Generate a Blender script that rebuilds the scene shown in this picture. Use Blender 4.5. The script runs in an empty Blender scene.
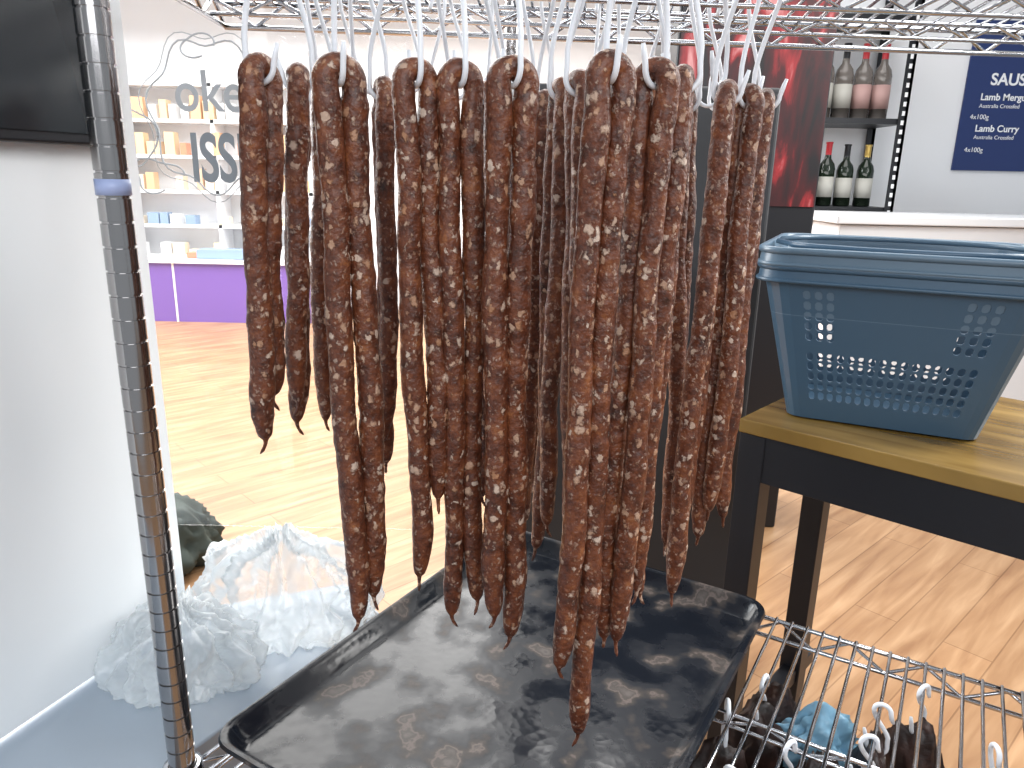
import bpy, math, random
from mathutils import Vector, Matrix, noise
random.seed(7)
COL=bpy.context.scene.collection
# ---------------------------------------------------------------- materials
def mat(name, col=(.8,.8,.8), rough=.5, metal=0., **kw):
    m=bpy.data.materials.new(name); m.use_nodes=True
    b=m.node_tree.nodes['Principled BSDF']
    b.inputs['Base Color'].default_value=(*col,1); b.inputs['Roughness'].default_value=rough
    b.inputs['Metallic'].default_value=metal
    for k,v in kw.items():
        b.inputs[k.replace('_',' ')].default_value=v
    return m
def nd(m,t,**kw):
    n=m.node_tree.nodes.new(t)
    for k,v in kw.items(): setattr(n,k,v)
    return n
def lk(m,a,b): m.node_tree.links.new(a,b)
def bs(m): return m.node_tree.nodes['Principled BSDF']
def ramp(m,stops,interp='LINEAR'):
    r=nd(m,'ShaderNodeValToRGB'); r.color_ramp.interpolation=interp
    e=r.color_ramp.elements
    e[0].position=stops[0][0]; e[0].color=(*stops[0][1],1)
    e[1].position=stops[-1][0]; e[1].color=(*stops[-1][1],1)
    for p,c in stops[1:-1]:
        q=e.new(p); q.color=(*c,1)
    return r
def noise_col(m,scale,stops,detail=4,vscale=(1,1,1),rot=0,distort=0):
    tc=nd(m,'ShaderNodeTexCoord'); mp=nd(m,'ShaderNodeMapping'); mp.inputs['Scale'].default_value=vscale
    mp.inputs['Rotation'].default_value=(0,0,rot)
    n=nd(m,'ShaderNodeTexNoise'); n.inputs['Scale'].default_value=scale; n.inputs['Detail'].default_value=detail
    n.inputs['Distortion'].default_value=distort
    lk(m,tc.outputs['Object'],mp.inputs[0]); lk(m,mp.outputs[0],n.inputs['Vector'])
    r=ramp(m,stops); lk(m,n.outputs['Fac'],r.inputs[0]); lk(m,r.outputs[0],bs(m).inputs['Base Color'])
    return n,r,mp
def bump(m,scale,strength,dist=.002,detail=3):
    tc=nd(m,'ShaderNodeTexCoord'); n=nd(m,'ShaderNodeTexNoise'); n.inputs['Scale'].default_value=scale; n.inputs['Detail'].default_value=detail
    b=nd(m,'ShaderNodeBump'); b.inputs['Strength'].default_value=strength; b.inputs['Distance'].default_value=dist
    lk(m,tc.outputs['Object'],n.inputs['Vector']); lk(m,n.outputs['Fac'],b.inputs['Height']); lk(m,b.outputs[0],bs(m).inputs['Normal'])

def sausage_mat():
    m=mat('sausage_casing',(.2,.05,.03),.40,Coat_Weight=.15,Coat_Roughness=.2,Specular_IOR_Level=.4)
    tc=nd(m,'ShaderNodeTexCoord')
    nz=nd(m,'ShaderNodeTexNoise'); nz.inputs['Scale'].default_value=95; nz.inputs['Detail'].default_value=4; nz.inputs['Roughness'].default_value=.6
    lk(m,tc.outputs['Object'],nz.inputs['Vector'])
    sub=nd(m,'ShaderNodeVectorMath',operation='SUBTRACT'); sub.inputs[1].default_value=(.5,.5,.5); lk(m,nz.outputs['Color'],sub.inputs[0])
    sc=nd(m,'ShaderNodeVectorMath',operation='SCALE'); sc.inputs['Scale'].default_value=.016; lk(m,sub.outputs[0],sc.inputs[0])
    ad=nd(m,'ShaderNodeVectorMath',operation='ADD'); lk(m,tc.outputs['Object'],ad.inputs[0]); lk(m,sc.outputs[0],ad.inputs[1])
    mp=nd(m,'ShaderNodeMapping'); mp.inputs['Scale'].default_value=(1,1,.75); lk(m,ad.outputs[0],mp.inputs[0])
    def flecks(scale,lo,d0,d1):
        v=nd(m,'ShaderNodeTexVoronoi'); v.inputs['Scale'].default_value=scale; lk(m,mp.outputs[0],v.inputs['Vector'])
        sp=nd(m,'ShaderNodeSeparateColor'); lk(m,v.outputs['Color'],sp.inputs[0])
        g=nd(m,'ShaderNodeMath',operation='GREATER_THAN'); g.inputs[1].default_value=lo; lk(m,sp.outputs[0],g.inputs[0])
        sz=nd(m,'ShaderNodeMapRange'); sz.inputs['To Min'].default_value=.6; sz.inputs['To Max'].default_value=1.2; lk(m,sp.outputs[2],sz.inputs['Value'])
        dv=nd(m,'ShaderNodeMath',operation='DIVIDE'); lk(m,v.outputs['Distance'],dv.inputs[0]); lk(m,sz.outputs[0],dv.inputs[1])
        mr=nd(m,'ShaderNodeMapRange'); mr.inputs['From Min'].default_value=d1; mr.inputs['From Max'].default_value=d0; lk(m,dv.outputs[0],mr.inputs['Value'])
        mu=nd(m,'ShaderNodeMath',operation='MULTIPLY'); lk(m,g.outputs[0],mu.inputs[0]); lk(m,mr.outputs[0],mu.inputs[1])
        return mu.outputs[0],sp
    a,s1=flecks(120,.71,.34,.55); b,s2=flecks(240,.70,.28,.55)
    mx=nd(m,'ShaderNodeMath',operation='MAXIMUM'); lk(m,a,mx.inputs[0])
    hb=nd(m,'ShaderNodeMath',operation='MULTIPLY'); hb.inputs[1].default_value=.45; lk(m,b,hb.inputs[0]); lk(m,hb.outputs[0],mx.inputs[1])
    n2=nd(m,'ShaderNodeTexNoise'); n2.inputs['Scale'].default_value=42; n2.inputs['Detail'].default_value=7; n2.inputs['Roughness'].default_value=.75
    lk(m,tc.outputs['Object'],n2.inputs['Vector'])
    r=ramp(m,[(.32,(.028,.009,.005)),(.45,(.088,.024,.011)),(.57,(.155,.045,.018)),(.72,(.29,.105,.035))]); lk(m,n2.outputs['Fac'],r.inputs[0])
    r2=ramp(m,[(0,(.42,.21,.11)),(.5,(.53,.36,.26)),(1,(.70,.57,.47))]); lk(m,s1.outputs[1],r2.inputs[0])
    mc=nd(m,'ShaderNodeMix',data_type='RGBA'); lk(m,r.outputs[0],mc.inputs[6]); lk(m,r2.outputs[0],mc.inputs[7])
    f=nd(m,'ShaderNodeMath',operation='MULTIPLY'); f.inputs[1].default_value=.78; lk(m,mx.outputs[0],f.inputs[0]); lk(m,f.outputs[0],mc.inputs[0])
    lk(m,mc.outputs[2],bs(m).inputs['Base Color'])
    n3=nd(m,'ShaderNodeTexNoise'); n3.inputs['Scale'].default_value=150; n3.inputs['Detail'].default_value=5; lk(m,tc.outputs['Object'],n3.inputs['Vector'])
    s=nd(m,'ShaderNodeMath',operation='MULTIPLY_ADD'); s.inputs[1].default_value=2.4; lk(m,n3.outputs['Fac'],s.inputs[0]); lk(m,mx.outputs[0],s.inputs[2])
    bp=nd(m,'ShaderNodeBump'); bp.inputs['Strength'].default_value=.8; bp.inputs['Distance'].default_value=.0017
    lk(m,s.outputs[0],bp.inputs['Height']); lk(m,bp.outputs[0],bs(m).inputs['Normal'])
    return m
M_SAUS=sausage_mat()
M_CHROME=mat('chrome',(.56,.57,.60),.14,1.)
M_POST=mat('post_chrome',(.38,.37,.37),.16,1.)
M_HOOK=mat('white_plastic',(.80,.83,.88),.3)
M_TAPE=mat('blue_tape',(.35,.42,.66),.4)
M_TRAY=mat('black_tray_metal',(.015,.018,.025),.3,.0,Specular_IOR_Level=.28)
noise_col(M_TRAY,13,[(.0,(.005,.007,.011)),(.55,(.008,.010,.015)),(.61,(.045,.037,.033)),(.63,(.12,.095,.085)),(.65,(.05,.042,.038)),(.70,(.10,.085,.078)),(.74,(.05,.045,.042)),(1,(.06,.055,.05))],9,distort=0)
def tray_extra(m):
    tc=nd(m,'ShaderNodeTexCoord'); n=nd(m,'ShaderNodeTexNoise'); n.inputs['Scale'].default_value=13; n.inputs['Detail'].default_value=6
    lk(m,tc.outputs['Object'],n.inputs['Vector'])
    mr=nd(m,'ShaderNodeMapRange'); mr.inputs['From Min'].default_value=.40; mr.inputs['From Max'].default_value=.60
    mr.inputs['To Min'].default_value=.14; mr.inputs['To Max'].default_value=.5; lk(m,n.outputs['Fac'],mr.inputs['Value']); lk(m,mr.outputs[0],bs(m).inputs['Roughness'])
    v=nd(m,'ShaderNodeTexVoronoi'); v.inputs['Scale'].default_value=75; lk(m,tc.outputs['Object'],v.inputs['Vector'])
    b=nd(m,'ShaderNodeBump'); b.inputs['Strength'].default_value=.10; b.inputs['Distance'].default_value=.002
    lk(m,v.outputs['Distance'],b.inputs['Height']); lk(m,b.outputs[0],bs(m).inputs['Normal'])
tray_extra(M_TRAY)
def wood(name,c1,c2,c3,plank=True,rot=.0,rough=.4):
    m=mat(name,c2,rough)
    tc=nd(m,'ShaderNodeTexCoord'); mp=nd(m,'ShaderNodeMapping'); mp.inputs['Rotation'].default_value=(0,0,rot)
    lk(m,tc.outputs['Object'],mp.inputs[0])
    mp2=nd(m,'ShaderNodeMapping'); mp2.inputs['Scale'].default_value=(1,9,1); lk(m,mp.outputs[0],mp2.inputs[0])
    n=nd(m,'ShaderNodeTexNoise'); n.inputs['Scale'].default_value=2.2; n.inputs['Detail'].default_value=7; n.inputs['Distortion'].default_value=.5; lk(m,mp2.outputs[0],n.inputs['Vector'])
    r=ramp(m,[(.3,c1),(.5,c2),(.7,c3)]); lk(m,n.outputs['Fac'],r.inputs[0])
    last=r.outputs[0]
    if plank:
        br=nd(m,'ShaderNodeTexBrick'); br.inputs['Color1'].default_value=(1,1,1,1); br.inputs['Color2'].default_value=(.86,.86,.86,1); br.inputs['Mortar'].default_value=(.6,.55,.5,1)
        br.inputs['Scale'].default_value=1; br.inputs['Brick Width'].default_value=1.3; br.inputs['Row Height'].default_value=.15; br.inputs['Mortar Size'].default_value=.0025
        lk(m,mp.outputs[0],br.inputs['Vector'])
        mx=nd(m,'ShaderNodeMix',data_type='RGBA',blend_type='MULTIPLY'); mx.inputs[0].default_value=1
        lk(m,last,mx.inputs[6]); lk(m,br.outputs['Color'],mx.inputs[7]); last=mx.outputs[2]
    lk(m,last,bs(m).inputs['Base Color']); return m
M_FLOOR=wood('oak_floor',(.31,.155,.070),(.42,.235,.115),(.54,.33,.18),True,-.75)
M_TABLE=wood('table_wood',(.12,.07,.016),(.20,.12,.030),(.30,.19,.055),False,.7,.22)
M_WALL=mat('white_paint',(.85,.86,.88),.6)
M_PANEL=mat('white_gloss_panel',(.62,.67,.72),.35)
noise_col(M_PANEL,2.5,[(.3,(.84,.88,.90)),(.7,(.90,.92,.93))],2)  # faint reflection blotches painted into the panel colour
M_LEDGE=mat('grey_laminate',(.34,.40,.47),.3)
M_BLACK=mat('black_metal',(.010,.011,.015),.4,.2)
M_SCREEN=mat('black_screen',(.012,.016,.02),.15)
M_DARK=mat('dark_grey_steel',(.035,.036,.040),.5,.0)
M_BASKET=mat('basket_plastic',(.048,.098,.155),.35)
M_BASKET2=mat('basket_plastic_light',(.10,.16,.22),.3)
M_PURPLE=mat('purple_laminate',(.22,.13,.50),.3)
M_WHITE=mat('white_gloss',(.86,.87,.89),.25)
M_NAVY=mat('navy_print',(.015,.035,.14),.4)
M_LET=mat('white_print',(.85,.87,.9),.5)
M_BAGD=mat('dark_bag_cloth',(.05,.065,.055),.8); bump(M_BAGD,12,.3,.01)
M_MEAT=mat('dried_beef',(.035,.014,.01),.5,Coat_Weight=.2); noise_col(M_MEAT,30,[(.3,(.008,.005,.004)),(.55,(.03,.013,.01)),(.75,(.09,.04,.03))]); bump(M_MEAT,60,.8,.004)
M_BLUEBAG=mat('blue_film',(.26,.50,.68),.25)
M_GLASSD=mat('dark_bottle_glass',(.012,.02,.012),.08)
M_GLASSC=mat('clear_bottle_glass',(.25,.22,.20),.08,Transmission_Weight=.5)
M_LBL=mat('label_paper',(.45,.44,.40),.6); M_LBLP=mat('label_pink',(.45,.28,.26),.6)
M_GOLD=mat('capsule_gold',(.6,.42,.12),.3,.6); M_RED=mat('capsule_red',(.45,.02,.03),.35)
M_FILM=mat('white_film',(.80,.85,.88),.14,Coat_Weight=.6)
bump(M_FILM,14,.45,.008,2)
def film(m):
    nt=m.node_tree; out=[n for n in nt.nodes if n.type=='OUTPUT_MATERIAL'][0]
    tr=nd(m,'ShaderNodeBsdfTransparent'); tl=nd(m,'ShaderNodeBsdfTranslucent'); tl.inputs[0].default_value=(.85,.9,.92,1)
    a=nd(m,'ShaderNodeMixShader'); a.inputs[0].default_value=.25; lk(m,bs(m).outputs[0],a.inputs[1]); lk(m,tl.outputs[0],a.inputs[2])
    lw=nd(m,'ShaderNodeLayerWeight'); lw.inputs[0].default_value=.35
    mr=nd(m,'ShaderNodeMapRange'); mr.inputs['From Min'].default_value=0; mr.inputs['From Max'].default_value=.75; mr.inputs['To Min'].default_value=.70; mr.inputs['To Max'].default_value=.12
    lk(m,lw.outputs['Facing'],mr.inputs['Value'])
    b=nd(m,'ShaderNodeMixShader'); lk(m,mr.outputs[0],b.inputs[0]); lk(m,a.outputs[0],b.inputs[1]); lk(m,tr.outputs[0],b.inputs[2]); lk(m,b.outputs[0],out.inputs[0])
film(M_FILM)
M_PANE=bpy.data.materials.new('window_glass'); M_PANE.use_nodes=True
nt=M_PANE.node_tree; nt.nodes.remove(nt.nodes['Principled BSDF']); out=nt.nodes['Material Output']
t_=nt.nodes.new('ShaderNodeBsdfTransparent'); g_=nt.nodes.new('ShaderNodeBsdfGlossy'); g_.inputs['Roughness'].default_value=.02; x_=nt.nodes.new('ShaderNodeMixShader'); x_.inputs[0].default_value=.05
nt.links.new(t_.outputs[0],x_.inputs[1]); nt.links.new(g_.outputs[0],x_.inputs[2]); nt.links.new(x_.outputs[0],out.inputs[0])
M_FLAME=mat('flame_print',(.4,.02,.02),.35)
noise_col(M_FLAME,5,[(.35,(.01,.008,.01)),(.5,(.06,.008,.01)),(.57,(.30,.02,.025)),(.64,(.60,.28,.28)),(.70,(.25,.03,.03)),(.8,(.03,.01,.01))],7,(1.3,1,.4),distort=1.5)
def emis(name,col,s):
    m=bpy.data.materials.new(name); m.use_nodes=True; b=m.node_tree.nodes['Principled BSDF']
    b.inputs['Base Color'].default_value=(*col,1); b.inputs['Emission Color'].default_value=(*col,1); b.inputs['Emission Strength'].default_value=s; return m
M_LAMP=emis('lamp_diffuser',(1,.98,.95),4.)
# ---------------------------------------------------------------- mesh helpers
class MB:
    def __init__(s): s.v=[]; s.f=[]; s.mi=[]
    def tube(s,pts,rad,seg=12,mi=0,cap=True,closed=False):
        pts=[Vector(p) for p in pts]; n=len(pts)
        if not isinstance(rad,(list,tuple)): rad=[rad]*n
        t0=(pts[1]-pts[0]).normalized()
        ref=Vector((0,0,1)) if abs(t0.z)<.9 else Vector((1,0,0))
        u=t0.cross(ref).normalized(); base=len(s.v)
        for i,p in enumerate(pts):
            if closed: t=(pts[(i+1)%n]-pts[i-1]).normalized()
            else: t=(pts[min(i+1,n-1)]-pts[max(i-1,0)]).normalized()
            u=(u-t*u.dot(t)).normalized(); w=t.cross(u)
            for k in range(seg):
                a=2*math.pi*k/seg; s.v.append(p+(u*math.cos(a)+w*math.sin(a))*rad[i])
        m=n if closed else n-1
        for i in range(m):
            j=(i+1)%n
            for k in range(seg):
                l=(k+1)%seg; s.f.append((base+i*seg+k,base+i*seg+l,base+j*seg+l,base+j*seg+k)); s.mi.append(mi)
        if cap and not closed:
            s.f.append(tuple(base+k for k in range(seg))[::-1]); s.mi.append(mi)
            s.f.append(tuple(base+(n-1)*seg+k for k in range(seg))); s.mi.append(mi)
    def box(s,c,size,rotz=0,mi=0):
        c=Vector(c); h=Vector(size)/2; R=Matrix.Rotation(rotz,3,'Z'); b=len(s.v)
        for z in(-1,1):
            for x,y in((-1,-1),(1,-1),(1,1),(-1,1)): s.v.append(c+R@Vector((x*h.x,y*h.y,z*h.z)))
        for q in((3,2,1,0),(4,5,6,7),(0,1,5,4),(1,2,6,5),(2,3,7,6),(3,0,4,7)): s.f.append(tuple(b+i for i in q)); s.mi.append(mi)
    def prism(s,poly,z0,z1,mi=0):
        b=len(s.v); n=len(poly)
        for z in(z0,z1):
            for x,y in poly: s.v.append(Vector((x,y,z)))
        s.f.append(tuple(b+i for i in range(n))[::-1]); s.mi.append(mi); s.f.append(tuple(b+n+i for i in range(n))); s.mi.append(mi)
        for i in range(n):
            j=(i+1)%n; s.f.append((b+i,b+j,b+n+j,b+n+i)); s.mi.append(mi)
    def lathe(s,prof,c,seg=20,mis=None):
        c=Vector(c); b=len(s.v)
        for r,z in prof:
            for k in range(seg):
                a=2*math.pi*k/seg; s.v.append(c+Vector((r*math.cos(a),r*math.sin(a),z)))
        for i in range(len(prof)-1):
            for k in range(seg):
                l=(k+1)%seg; s.f.append((b+i*seg+k,b+i*seg+l,b+(i+1)*seg+l,b+(i+1)*seg+k)); s.mi.append(mis[i] if mis else 0)
    def obj(s,name,mats,smooth=True,parent=None,bevel=0,solid=0,sub=0):
        me=bpy.data.meshes.new(name); me.from_pydata([tuple(v) for v in s.v],[],s.f); me.update()
        for m in (mats if isinstance(mats,(list,tuple)) else [mats]): me.materials.append(m)
        me.polygons.foreach_set('material_index',s.mi); me.polygons.foreach_set('use_smooth',[smooth]*len(s.f))
        o=bpy.data.objects.new(name,me); COL.objects.link(o)
        if parent: o.parent=parent
        if solid: q=o.modifiers.new('s','SOLIDIFY'); q.thickness=solid
        if bevel: q=o.modifiers.new('b','BEVEL'); q.width=bevel; q.segments=3; q.limit_method='ANGLE'
        if sub: q=o.modifiers.new('u','SUBSURF'); q.levels=sub; q.render_levels=sub
        return o
def empty(name):
    o=bpy.data.objects.new(name,None); COL.objects.link(o); o.empty_display_size=.05; return o
def text(name,body,loc,size,m,rot=(math.pi/2,0,0),parent=None,bold=0.,ext=.0005,align='LEFT',sx=1):
    c=bpy.data.curves.new(name,'FONT'); c.body=body; c.size=size; c.extrude=ext; c.offset=bold; c.align_x=align
    c.materials.append(m); o=bpy.data.objects.new(name,c); COL.objects.link(o); o.location=loc; o.rotation_euler=rot; o.scale=(sx,1,1)
    if parent: o.parent=parent
    return o
# ---------------------------------------------------------------- room
b=MB(); b.box((0,3.5,-.05),(13,12,.1)); b.obj('floor',M_FLOOR,False)
b=MB(); b.box((-.5,8.55,1.8),(12,.1,3.6)); b.obj('wall_back',M_WALL,False)
b=MB(); b.box((3.6,4.45,1.8),(4.7,.1,3.6)); b.obj('wall_right',M_WALL,False)
b=MB(); b.box((-6.2,4,1.8),(.1,9,3.6)); b.obj('wall_left',M_WALL,False)
# left white panel
P0=Vector((-.698,.853,0)); P1=Vector((-.574,1.168,0)); d=(P1-P0).normalized(); nrm=Vector((d.y,-d.x,0))
a=P0-d*.9; c=P1
b=MB(); th=.03
b.prism([(a.x,a.y),(c.x,c.y),(c.x-nrm.x*th,c.y-nrm.y*th),(a.x-nrm.x*th,a.y-nrm.y*th)][::-1],.735,2.7)
b.obj('white_side_panel',M_PANEL,False,bevel=.002)
ang=math.atan2(d.y,d.x)
scr=empty('wall_monitor')
mc=P0-d*.10+nrm*.018
b=MB(); b.box((mc.x,mc.y,1.86),(.76,.03,.66),ang); b.obj('monitor_housing',M_BLACK,False,scr,bevel=.004)
mc2=P0-d*.10+nrm*.0345
b=MB(); b.box((mc2.x,mc2.y,1.86),(.72,.003,.63),ang); b.obj('monitor_screen',M_SCREEN,False,scr)
# ledge / low cabinet under the bags
b=MB(); b.prism([(-1.5,.0),(-.2,.0),(-.45,.68),(-.45,.83),(-.235,1.20),(-.32,1.30),(-.60,1.19),(-1.2,1.0)],0,.722)
b.obj('low_display_cabinet',M_LEDGE,False,bevel=.004)
# ---------------------------------------------------------------- rack
O=Vector((-.418,.792,0)); A=Vector((.515,.857,0)); B=Vector((.857,-.515,0))
def RP(a,b,z): return O+A*a+B*b+Vector((0,0,z))
rack=empty('chrome_wire_rack')
def post(p,z0,z1,r,name):
    b=MB(); pts=[];rd=[]; z=z0
    while z<z1:
        for dz,rr in((0,r),(.0225,r),(.0228,r*.90),(.0250,r*.90),(.0253,r)):
            pts.append((p.x,p.y,z+dz)); rd.append(rr)
        z+=.0254
    b.tube(pts,rd,24); o=b.obj(name,M_POST,True,rack)
    o.modifiers.new('e','EDGE_SPLIT').split_angle=math.radians(25)
W=1.12;D=.785
post(RP(0,0,0),0,2.5,.0165,'post_front_left'); post(RP(D,0,0),0,2.5,.0135,'post_rear_left')
post(RP(0,W,0),0,2.5,.0135,'post_front_right'); post(RP(D,W,0),0,2.5,.0135,'post_rear_right')
def collar(p,z):
    b=MB(); b.lathe([(.018,z-.03),(.027,z-.03),(.024,z+.012),(.018,z+.012)],(p.x,p.y,0)); b.obj('collar',M_CHROME,True,rack)
for p in(RP(0,0,0),RP(D,0,0),RP(0,W,0),RP(D,W,0)): collar(p,.745)
b=MB(); b.tube([RP(0,0,1.474),RP(0,0,1.490)],.0172,24); b.obj('blue_tape',M_TAPE,True,rack)
def truss(b,p,q,h=.032,r=.0032,pitch=.055):
    p=Vector(p);q=Vector(q);dn=Vector((0,0,-h)); b.tube([p,q],r,10); b.tube([p+dn,q+dn],r,10)
    L=(q-p).length; n=max(2,int(L/pitch)); pts=[]
    for i in range(n+1):
        f=i/n; pts.append(p.lerp(q,f)+(dn if i%2 else Vector((0,0,0))))
    b.tube(pts,r*.8,8)
b=MB(); zt=.744
truss(b,RP(0,.02,zt),RP(0,W-.02,zt)); truss(b,RP(D,.02,zt),RP(D,W-.02,zt),.036,.0042); truss(b,RP(.02,0,zt),RP(D-.02,0,zt)); truss(b,RP(.02,W,zt),RP(D-.02,W,zt))
x=.03
while x<W-.01:
    b.tube([RP(-.002,x,zt+.0045),RP(D+.002,x,zt+.0045)],.0028,8); x+=.0262
for a_ in(.25,.5): truss(b,RP(a_,.0,zt-.001),RP(a_,W,zt-.001),.02,.003,.06)
b.obj('lower_wire_shelf',M_CHROME,True,rack)
# top shelf
b=MB(); ZT=1.772
TL=Vector((-.47,.70,ZT));TRf=Vector((1.05,.80,ZT));BL=Vector((-.50,1.37,ZT));BR=Vector((1.25,1.50,ZT))
truss(b,BL,BR,.036,.0050,.05); truss(b,TL,BL,.034,.0046,.05); truss(b,TRf,BR,.034,.0042,.05); truss(b,TL,TRf,.034,.0042,.05)
n=60
for i in range(1,n):
    f=i/n; b.tube([TL.lerp(TRf,f),BL.lerp(BR,f)],.0027,8)
for f in(.3,.62,.9): truss(b,TL.lerp(BL,f)-Vector((0,0,.004)),TRf.lerp(BR,f)-Vector((0,0,.004)),.024,.0036,.05)
b.obj('upper_wire_shelf',M_CHROME,True,rack)
# ---------------------------------------------------------------- sausages  (x,y top, legA x,z, legB x,z, radius)
S=[(-.266,.818,-.288,1.201,-.280,1.247,.0138),(-.249,.897,-.277,1.189,-.270,1.223,.0132),(-.262,1.059,-.281,1.145,-.278,1.204,.0125),
(-.182,.808,-.183,.972,-.160,.994,.0142),(-.169,.994,-.180,1.097,-.172,1.136,.0125),(-.107,.829,-.107,1.014,-.086,1.120,.0130),
(-.061,.836,-.065,.959,-.043,.979,.0122),(-.040,1.022,-.037,1.033,-.025,1.066,.012),(-.006,.803,-.018,.983,.006,.944,.0136),
(.040,1.096,.026,.965,.038,1.001,.012),(.052,.960,.045,.981,.052,1.033,.0122),(.088,.762,.068,.940,.090,.833,.0130),
(.129,.880,.134,.960,.148,.976,.0120),(.137,.797,.116,.951,.136,.955,.0128),(.175,.845,.160,.998,.166,.983,.0122),
(.252,.954,.235,.930,.244,.977,.0130),(.288,.990,.280,.993,.290,1.041,.0124),(.324,1.035,.315,1.013,.322,1.046,.0120),
(.232,1.081,.256,.944,.266,.979,.0120),(.069,.898,.086,.944,.094,.975,.0122),
(.118,1.085,.112,1.00,.126,1.05,.0120),(.176,1.020,.178,.99,.190,1.02,.0120),(-.105,1.08,-.115,1.12,-.100,1.16,.0118)]
def sausage(i,x,y,xa,za,xb,zb,r):
    ztop=1.62-r
    dx=xb-xa; sep=2*r*.94
    if abs(dx)<sep: dy=math.sqrt(max(sep*sep-dx*dx,0))
    else: dy=0
    if i%3==1: dy=-dy
    dr=Vector((dx,dy,0)).normalized()
    R0=r*1.12; c=Vector((x,y,ztop-R0))
    endA=Vector((xa,y-dy/2,za)); endB=Vector((xb,y+dy/2,zb))
    def leg(end,side):
        st=c+dr*side*R0; L=(st-end).length; n=int(L/.006); out=[]
        ph=random.uniform(0,6); ba=random.uniform(0,6.28); bm_=random.uniform(0,.010)
        near=c+dr*side*r*.96
        for k in range(n+1):
            f=k/n; base=st.lerp(end,f)
            s=min(1,f*L/.05); tgt=near.lerp(end,f); tgt.z=base.z
            p=base.lerp(tgt,s*s*(3-2*s))
            am=.0024*min(1,f*4)
            p+=Vector((math.sin(f*8+ph)*am+math.sin(f*27+ph*3)*.0007,math.cos(f*5+ph*2)*am,0))
            e=max(0,(f*L-(L-.09))/.09); p+=Vector((math.cos(ba),math.sin(ba),0))*bm_*e*e
            out.append(p)
        return out
    la=leg(endA,-1); lb=leg(endB,1)
    arc=[c+dr*(-math.cos(t)*R0)+Vector((0,0,math.sin(t)*R0)) for t in[math.pi*k/12 for k in range(1,12)]]
    core=la[::-1]+arc+lb
    n=len(core); rad=[]
    sd=random.uniform(0,99)
    for k in range(n):
        e=min(k,n-1-k)*.006
        q=r*(1+.13*noise.noise(Vector((k*.12,sd,0)))+.11*noise.noise(Vector((k*.45,sd,5))))
        tl=.05+.03*abs(math.sin(sd))
        if e<tl: q*=.22+.78*math.sqrt(max(0,1-(1-e/tl)**2))
        if len(la)-3<k<len(la)+14: q*=.93
        rad.append(q)
    def nub(p):
        o=[]
        a=random.uniform(0,6)
        for k in range(1,5): o.append(p+Vector((math.cos(a)*.0012*k*k*.4,math.sin(a)*.0012*k*k*.3,-.0045*k)))
        return o
    na=nub(core[0])[::-1]; nb=nub(core[-1])
    core=na+core+nb; rad=[.0008,.0022,.002,.0024]+rad+[.0024,.002,.0022,.0008]
    b=MB(); b.tube(core,rad,20)
    b.obj('dried_sausage',M_SAUS,True)
    return dr
def hook(x,y,zb,zt,ang,flip=1,R=.0175,th=.0031):
    d=Vector((math.cos(ang),math.sin(ang),0))*flip; q=.0115; pts=[]
    def P(w,z): pts.append(Vector((x,y,z))+d*w)
    P(R+.006,zb+R+.020);P(R+.003,zb+R+.010)
    for k in range(0,13):
        t=math.pi*k/12; P(R*math.cos(t),zb+R-R*math.sin(t))
    zc=zt-q
    P(-R+.001,zb+R+.012)
    for k in range(1,9):
        f=k/9; s=f*f*(3-2*f); P(-R+(R+q)*s,(zb+R+.012)*(1-f)+(zc)*f)
    for k in range(0,10):
        t=math.pi*k/9; P(q*math.cos(t),zc+q*math.sin(t))
    P(-q-.002,zc-.008);P(-q-.005,zc-.014)
    b=MB(); b.tube(pts,[th*.7]+[th]*(len(pts)-2)+[th*.7],8)
    b.obj('plastic_s_hook',M_HOOK,True)
for i,s in enumerate(S):
    dr=sausage(i,*s)
    a=math.atan2(dr.y,dr.x)+math.pi/2+random.uniform(-.3,.3)
    hook(s[0],s[1],1.62-2*s[6]-.004,1.778,a,random.choice((-1,1)))
for i in range(20):
    x=-.30+i*.035+random.uniform(-.012,.012); y=random.uniform(1.0,1.3)
    hook(x,y,1.595+random.uniform(0,.03),1.778,random.uniform(0,3.1),random.choice((-1,1)))
# ---------------------------------------------------------------- tray
def rr(hx,hy,rc,n=6):
    o=[]
    for cx,cy,a0 in((hx-rc,hy-rc,0),(-hx+rc,hy-rc,90),(-hx+rc,-hy+rc,180),(hx-rc,-hy+rc,270)):
        for k in range(n+1):
            a=math.radians(a0+90*k/n); o.append((cx+rc*math.cos(a),cy+rc*math.sin(a)))
    return o
ta0,ta1,tb0,tb1=.035,.762,.020,.560
b=MB(); ca=(ta0+ta1)/2; cb=(tb0+tb1)/2; hA=(ta1-ta0)/2; hB=(tb1-tb0)/2
rings=[(.024,.757,.02),(.014,.760,.03),(.004,.781,.035),(.0,.785,.038),(-.006,.785,.04),(-.008,.780,.04),(-.005,.778,.04),(.004,.776,.036),(.012,.756,.03),(.02,.7515,.02)]
prev=None
N=28
for k,(ins,z,rc) in enumerate(rings):
    pts=rr(hB-ins,hA-ins,rc)
    base=len(b.v)
    for px,py in pts: b.v.append(RP(ca+py,cb+px,z))
    if prev is None: b.f.append(tuple(range(base,base+N))); b.mi.append(0)
    else:
        for i in range(N):
            j=(i+1)%N; b.f.append((prev+i,prev+j,base+j,base+i)); b.mi.append(0)
    prev=base
b.f.append(tuple(range(prev,prev+N))[::-1]); b.mi.append(0)
o=b.obj('black_drip_tray',M_TRAY,True); o.modifiers.new('e','EDGE_SPLIT').split_angle=math.radians(50)
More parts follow.
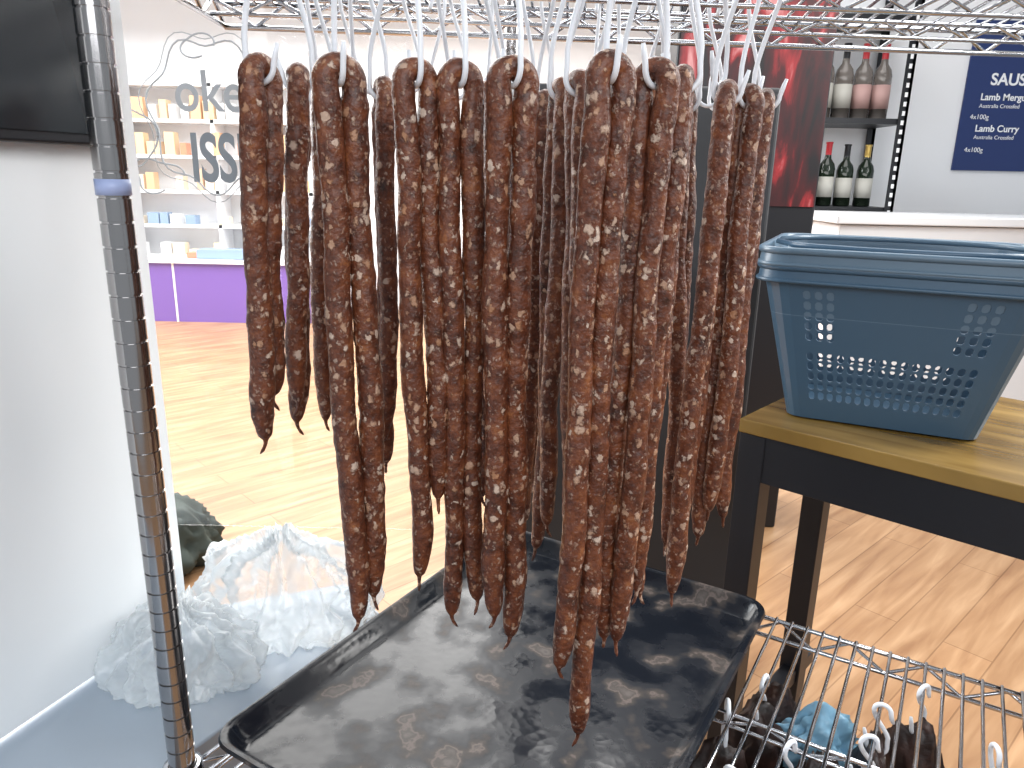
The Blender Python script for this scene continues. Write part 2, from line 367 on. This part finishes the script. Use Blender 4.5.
# ---------------------------------------------------------------- plastic bags
def lump(name,c,size,m,seed,sub=5,amp=(.22,.22,.10),peak=0,flat=True,smooth=True,fine=.5,gather=0.):
    import bmesh
    bm=bmesh.new(); bmesh.ops.create_icosphere(bm,subdivisions=sub,radius=1)
    s=Vector((seed*3.1,seed*1.7,seed))
    for v in bm.verts:
        p=v.co.copy()
        k=1+amp[0]*noise.noise(p*1.3+s)+amp[1]*(abs(noise.noise(p*2.2+s))-.2)*-1+amp[2]*(abs(noise.noise(p*4.5+s*2)))*-1+amp[2]*fine*(abs(noise.noise(p*11+s)))
        if gather:
            a=math.atan2(p.y,p.x); q=Vector((math.cos(a)*2.6,math.sin(a)*2.6,p.z*.5))
            k+=gather*(.25-abs(noise.noise(q+s)))*(1 if p.z>-.3 else .4)+gather*.5*(.2-abs(noise.noise(q*2.4+s)))
        p*=k
        if peak and p.z>0:
            rr_=math.hypot(p.x,p.y); p.z+=peak*math.exp(-(rr_/.28)**2)*(1+.3*noise.noise(p*5+s)); 
        if flat and p.z<-.45: p.z=-.45
        v.co=Vector((c[0]+p.x*size[0],c[1]+p.y*size[1],c[2]+(p.z+.45)*size[2]))
    me=bpy.data.meshes.new(name); bm.to_mesh(me); bm.free(); me.materials.append(m)
    me.polygons.foreach_set('use_smooth',[smooth]*len(me.polygons))
    o=bpy.data.objects.new(name,me); COL.objects.link(o); return o
lump('plastic_bag',(-.392,1.148,.724),(.138,.095,.115),M_FILM,3,6,(.2,.30,.12),.25,fine=0,gather=.6)
lump('plastic_bag',(-.505,1.005,.724),(.105,.085,.09),M_FILM,8,6,(.2,.30,.10),.15,fine=0,gather=.5)
lump('dark_cloth_bag',(-1.44,2.66,.0),(.26,.24,.17),M_BAGD,9,5,(.15,.15,.03),.5,gather=.4)
# ---------------------------------------------------------------- biltong under lower shelf
for i,(x,y,l) in enumerate([(.404,.99,.2),(.51,.865,.24),(.645,.975,.22),(.677,.85,.2),(.394,.85,.22),(.33,.93,.2),(.45,1.05,.18),(.56,.93,.22),(.30,.80,.2),(.34,.72,.22),(.43,.76,.2),(.46,.90,.2)]):
    an=random.uniform(0,3); 
    o=lump('biltong_slab',(x,y,.705-l),(.056,.034,l/1.55),M_MEAT,i+11,4,(.3,.3,.15),0,False)
    for v in o.data.vertices:
        q=Matrix.Rotation(an,3,'Z')@Vector((v.co.x-x,v.co.y-y,0)); v.co.x=x+q.x; v.co.y=y+q.y
    if i not in(6,9,11): hook(x,y,.675,.7595,an+1.2,1,.014,.0034)
lump('blue_plastic_wrap',(.50,.995,.60),(.075,.04,.06),M_BLUEBAG,4,5,(.3,.4,.2),.3,fine=.2,gather=.5)
# ---------------------------------------------------------------- table
tx=Vector((.743,-.669,0)); ty=Vector((.669,.743,0)); TP=Vector((.473,1.459,0)); tang=math.atan2(tx.y,tx.x)
tb=empty('wood_top_table')
def T(a,c,z): return TP+tx*a+ty*c+Vector((0,0,z))
b=MB(); b.box(T(.6,.3,1.015),(1.2,.6,.03),tang); b.obj('table_top',M_TABLE,False,tb,bevel=.003)
b=MB()
b.box(T(.6,.025,.95),(1.17,.04,.10),tang); b.box(T(.6,.575,.95),(1.17,.04,.10),tang); b.box(T(.025,.3,.95),(.04,.55,.10),tang); b.box(T(1.175,.3,.95),(.04,.55,.10),tang)
for a_ in(.03,1.17):
    for c_ in(.03,.45): b.box(T(a_,c_,.4995),(.055,.055,.999),tang)
b.box(T(.03,.3,.2),(.04,.5,.04),tang)
b.obj('table_frame',M_BLACK,False,tb,bevel=.002)
# ---------------------------------------------------------------- basket
bk=empty('shopping_basket'); by_=math.radians(-25); bx=Vector((math.cos(by_),math.sin(by_),0)); byv=Vector((-math.sin(by_),math.cos(by_),0)); BC=Vector((.79,1.53,0))
def outlineb(hx,hy,rc,yo=0):
    o=[];tag=[]
    nf,ns,nc=18,14,4
    def seg(p,q,n,s):
        for k in range(n): o.append((p[0]+(q[0]-p[0])*k/n,p[1]+(q[1]-p[1])*k/n+yo)); tag.append((s,k,n))
    def cor(cx,cy,a0):
        for k in range(nc):
            a=math.radians(a0+90*k/nc); o.append((cx+rc*math.cos(a),cy+rc*math.sin(a)+yo)); tag.append(('c',k,nc))
    seg((-hx+rc,-hy),(hx-rc,-hy),nf,'f'); cor(hx-rc,-hy+rc,-90); seg((hx,-hy+rc),(hx,hy-rc),ns,'s'); cor(hx-rc,hy-rc,0)
    seg((hx-rc,hy),(-hx+rc,hy),nf,'f'); cor(-hx+rc,hy-rc,90); seg((-hx,hy-rc),(-hx,-hy+rc),ns,'s'); cor(-hx+rc,-hy+rc,180)
    return o,tag
def basket(z0,z1,m,nm,grow=0,f0=0.,bottom=True):
    rows=15; H=z1-z0; b=MB(); grid=[]
    for j in range(rows+1):
        f=f0+(1-f0)*j/rows; o,tag=outlineb(.175+.075*f+grow,.14+.09*f+grow,.03+.02*f,.025*f)
        ids=[]
        for x,y in o:
            b.v.append(BC+bx*x+byv*y+Vector((0,0,z0+H*j/rows))); ids.append(len(b.v)-1)
        grid.append(ids)
    n=len(tag)
    for j in range(rows):
        for i in range(n):
            k=(i+1)%n; q=[grid[j][i],grid[j][k],grid[j+1][k],grid[j+1][i]]
            s,c,nn=tag[i]; hole=False
            if bottom and s in 'fs' and 1<=c<nn-1:
                if 2<=j<=6: hole=True
                if 8<=j<=12 and (c<=3 or c>=nn-4): hole = True
            if not hole: b.f.append(tuple(q)); b.mi.append(0); continue
            P=[b.v[t] for t in q]
            def bl(u,v): return P[0]*(1-u)*(1-v)+P[1]*u*(1-v)+P[2]*u*v+P[3]*(1-u)*v
            U=[(.18,.28),(.35,.10),(.65,.10),(.82,.28),(.82,.72),(.65,.90),(.35,.90),(.18,.72)]
            ii=[]
            for u,v in U: b.v.append(bl(u,v)); ii.append(len(b.v)-1)
            b.f+= [(q[0],q[1],ii[2],ii[1]),(q[1],ii[3],ii[2]),(q[1],q[2],ii[4],ii[3]),(q[2],ii[5],ii[4]),(q[2],q[3],ii[6],ii[5]),(q[3],ii[7],ii[6]),(q[3],q[0],ii[0],ii[7]),(q[0],ii[1],ii[0])]
            b.mi+=[0]*8
    if bottom: b.f.append(tuple(grid[0])[::-1]); b.mi.append(0)
    b.obj(nm+'_body',m,False,bk,solid=.003)
    b=MB()
    for zz,ex,rad in((z1,.004,.007),(z1-.026,.007,.004)):
        o,tag=outlineb(.250+grow+ex,.230+grow+ex,.052,.025)
        b.tube([BC+bx*x+byv*y+Vector((0,0,zz)) for x,y in o],rad,10,closed=True)
    o,tag=outlineb(.254+grow,.234+grow,.052,.025); o2,_=outlineb(.257+grow,.237+grow,.052,.025); base=len(b.v); nn=len(o)
    for x,y in o: b.v.append(BC+bx*x+byv*y+Vector((0,0,z1)))
    for x,y in o2: b.v.append(BC+bx*x+byv*y+Vector((0,0,z1-.03)))
    for i in range(nn):
        k=(i+1)%nn; b.f.append((base+i,base+k,base+nn+k,base+nn+i)); b.mi.append(0)
    b.obj(nm+'_rim',m,True,bk)
basket(1.034,1.345,M_BASKET,'outer',0)
basket(1.250,1.376,M_BASKET2,'nested',.001,.68,False)
for sgn in(-1,1):
    b=MB(); pts=[]
    for k in range(13):
        f=k/12; x=-.24+.48*f; y=.025+sgn*(.035+.14*math.sin(math.pi*f)**.35)
        pts.append(BC+bx*x+byv*y+Vector((0,0,1.380)))
    b.tube(pts,.006,8); b.obj('handle',M_BASKET2 if sgn>0 else M_BASKET,True,bk)
# ---------------------------------------------------------------- background dark cabinet
b=MB(); b.box((.325,2.15,.86),(.62,.5,1.72)); b.obj('tall_dark_fridge',M_DARK,False,bevel=.01)
f=empty('flame_print_display_cabinet')
b=MB(); b.box((.90,3.3,1.1),(.60,.5,2.2)); b.obj('cabinet_body',M_BLACK,False,f,bevel=.01)
b=MB(); b.box((.90,3.045,1.80),(.58,.008,.78)); b.obj('printed_front',M_FLAME,False,f)
# counter
b=MB(); b.box((3.3,3.75,.66),(3.6,.5,1.32)); b.box((3.3,3.74,1.345),(3.66,.56,.04)); b.obj('white_counter',M_WHITE,False,bevel=.006)
# bottle shelf
sh=empty('black_shelving_unit'); b=MB()
for x in(1.42,1.99):
    for y in(4.05,4.38):
        b.box((x,y,1.45),(.016,.03,2.9)); b.box((x-.014,y-.012,1.45),(.045,.006,2.9))
for z in(.9,1.385,1.83,2.32): b.box((1.70,4.215,z-.014),(.57,.34,.028))
b.obj('shelving_frame',M_BLACK,False,sh)
b=MB(); z=.1
while z<2.85:
    b.box((1.974,4.031,z),(.014,.003,.022)); b.box((1.405,4.031,z),(.014,.003,.022)); z+=.045
b.obj('post_slots',M_WHITE,False,sh)
def bottle(x,y,z,h,r,glass,lab,cap):
    b=MB(); pr=[(0,0),(r*.9,0),(r,.006),(r,h*.14),(r*1.01,h*.14),(r*1.01,h*.46),(r,h*.46),(r,h*.58),(r*.86,h*.66),(r*.42,h*.74),(r*.36,h*.80),(r*.36,h*.97),(r*.42,h*.975),(r*.42,h),(0,h)]
    b.lathe(pr,(x,y,z),18,[0,0,0,1,1,1,0,0,0,0,2,2,2,2]); b.obj('wine_bottle' if glass is M_GLASSD else 'spirit_bottle',[glass,lab,cap])
for x,c,h in((1.48,M_GOLD,.30),(1.585,M_BLACK,.28),(1.67,M_RED,.33),(1.77,M_BLACK,.32),(1.88,M_GOLD,.32)): bottle(x,4.16,1.386,h,.043,M_GLASSD,M_LBL,c)
for x,l,h in((1.50,M_LBL,.38),(1.60,M_LBL,.38),(1.70,M_LBL,.37),(1.80,M_LBLP,.37),(1.90,M_LBLP,.37)): bottle(x,4.16,1.831,h,.046,M_GLASSC,l,M_RED if l is M_LBLP else M_BLACK)
# poster
ps=empty('sausage_menu_poster')
b=MB(); b.box((2.82,4.393,1.98),(.70,.01,.78)); b.obj('poster_sheet',M_NAVY,False,ps)
def pt(s,x,z,size,bold=0.): text('poster_text',s,(x,4.3865,z),size,M_LET,parent=ps,bold=bold)
pt('SAUSAGE',2.60,2.045,.085,.002); pt('Lamb Merguez',2.56,1.965,.050,.001); pt('Australia Crossfed',2.56,1.925,.03); pt('4x100g',2.52,1.865,.036)
pt('Lamb Curry',2.56,1.80,.050,.001); pt('Australia Crossfed',2.56,1.76,.03); pt('4x100g',2.52,1.69,.036)
# ---------------------------------------------------------------- far shop shelves (left)
fs=empty('display_shelving'); b=MB()
b.box((-3.6,8.3,.56),(3.2,.4,.04),mi=0)
for z in(.92,1.28,1.64,2.0,2.36): b.box((-3.6,8.33,z),(3.2,.3,.035))
for x in(-5.2,-4.2,-3.2,-2.2): b.box((x,8.33,1.55),(.04,.3,2.3))
b.obj('shelves',M_WHITE,False,fs)
cnt=empty('purple_counter')
b=MB(); b.box((-3.4,7.75,.30),(2.6,.5,.60)); b.obj('counter_front',M_PURPLE,False,cnt)
b=MB(); b.box((-3.4,7.74,.615),(2.66,.54,.03))
for x in(-4.3,-3.45,-2.6): b.box((x,7.495,.3),(.02,.01,.6))
b.obj('counter_trim',M_WHITE,False,cnt)
pal=[(.72,.45,.26),(.75,.55,.34),(.55,.25,.15),(.85,.72,.55),(.25,.35,.5),(.8,.8,.8),(.6,.42,.3)]
pm=[mat('pack_%d'%i,c,.5) for i,c in enumerate(pal)]
b=MB()
for z,lst,hh in((.580,[5,3,5],.14),(.9385,[5,6,3,4],.12),(1.2985,[0,6,3,5],.2),(1.6585,[0,1,3,2],.2),(2.0185,[1,0,5],.22)):
    x=-5.1
    while x<-2.3:
        w=random.uniform(.07,.16); h=hh*random.uniform(.6,1.2)
        if random.random()<.8: b.box((x+w/2,8.24,z+h/2),(w*.9,.12,h),mi=random.choice(lst))
        x+=w+random.uniform(.0,.05)
b.obj('shop_products',pm,False,fs)
b=MB(); b.box((-3.0,7.72,.68),(.5,.2,.09),mi=4); b.box((-3.25,7.75,.66),(.25,.15,.05),mi=2); b.obj('product_boxes',pm,False,cnt)
for i,(x,y) in enumerate(((-3.2,7.0),(-.6,7.0),(1.8,7.0),(-2,5.0),(1.0,5.2))):
    b=MB(); b.box((x,y,3.2),(1.3,.12,.05)); b.obj('ceiling_strip_lamp',M_LAMP,False)
# ---------------------------------------------------------------- window pane + vinyl lettering
wn=empty('window_1')
b=MB(); b.box((-.50,1.5,1.62),(.62,.004,1.76)); b.obj('glass_pane',M_PANE,False,wn)
M_VIN=mat('vinyl_grey',(.22,.25,.28),.5); M_VINW=mat('vinyl_silver',(.42,.45,.48),.5)
text('window_text','oke',(-.652,1.494,1.610),.105,M_VINW,parent=wn,bold=.001,sx=.85)
text('window_text',"ISSI",(-.632,1.494,1.482),.125,M_VIN,parent=wn,bold=.003,sx=.62)
b=MB()
def outline(cx,cz,rx,rz,ph,lob,am,r=.0018,a0=0,a1=6.283):
    pts=[]
    for k in range(61):
        t=a0+(a1-a0)*k/60; q=1+am*math.sin(lob*t+ph); pts.append((cx+rx*q*math.cos(t),1.495,cz+rz*q*math.sin(t)))
    b.tube(pts,r,6)
outline(-.585,1.60,.115,.135,0,7,.08); outline(-.585,1.60,.128,.148,0,7,.08,.0010); outline(-.73,1.56,.035,.05,1,3,.12); outline(-.60,1.725,.03,.02,0,2,.2,a1=5); outline(-.70,1.49,.045,.03,1,3,.2,a1=5)
b.obj('window_mark_outline',M_VINW,True,wn)
# ---------------------------------------------------------------- light
w=bpy.data.worlds.new('world'); bpy.context.scene.world=w; w.use_nodes=True
bg=w.node_tree.nodes['Background']; bg.inputs[0].default_value=(.88,.94,1,1); bg.inputs[1].default_value=.52
def area(name,loc,tgt,sx,sy,e,col=(1,1,1)):
    l=bpy.data.lights.new(name,'AREA'); l.shape='RECTANGLE'; l.size=sx; l.size_y=sy; l.energy=e; l.color=col
    o=bpy.data.objects.new(name,l); COL.objects.link(o); o.location=loc
    o.rotation_euler=(Vector(tgt)-Vector(loc)).to_track_quat('-Z','Y').to_euler(); return o
area('shop_ceiling_light',(-2.2,5.6,3.5),(-2.2,4.9,0),6,4,680,(1,.98,.95))
area('ceiling_light',(1.2,2.9,3.4),(1.2,2.6,0),2,1.5,35,(1,.97,.94))
area('window_daylight',(-2.6,2.6,2.4),(0,.9,1.1),1.2,1.8,90,(.95,.98,1))
area('sausage_edge_light',(2.4,1.6,2.6),(.0,.9,1.1),.9,1.6,110,(1,.98,.95))  # unseen area light added at right rear to highlight the sausage edges
area('front_window_fill',(.5,-1.6,2.6),(-.15,1,1.1),2.2,1.2,52,(.95,.97,1))  # unseen fill light behind the camera, used to brighten the left panel
sc=bpy.context.scene; sc.view_settings.view_transform='Standard'; sc.view_settings.exposure=0.05
# ---------------------------------------------------------------- camera
cd=bpy.data.cameras.new('camera'); cd.sensor_width=36; cd.lens=740*36/1024; cd.clip_start=.02
co=bpy.data.objects.new('camera',cd); COL.objects.link(co)
co.matrix_world=Matrix.Translation((0,0,1.5))@Matrix.Rotation(math.radians(74.4),4,'X')@Matrix.Rotation(math.radians(1.2),4,'Z')
sc.camera=co
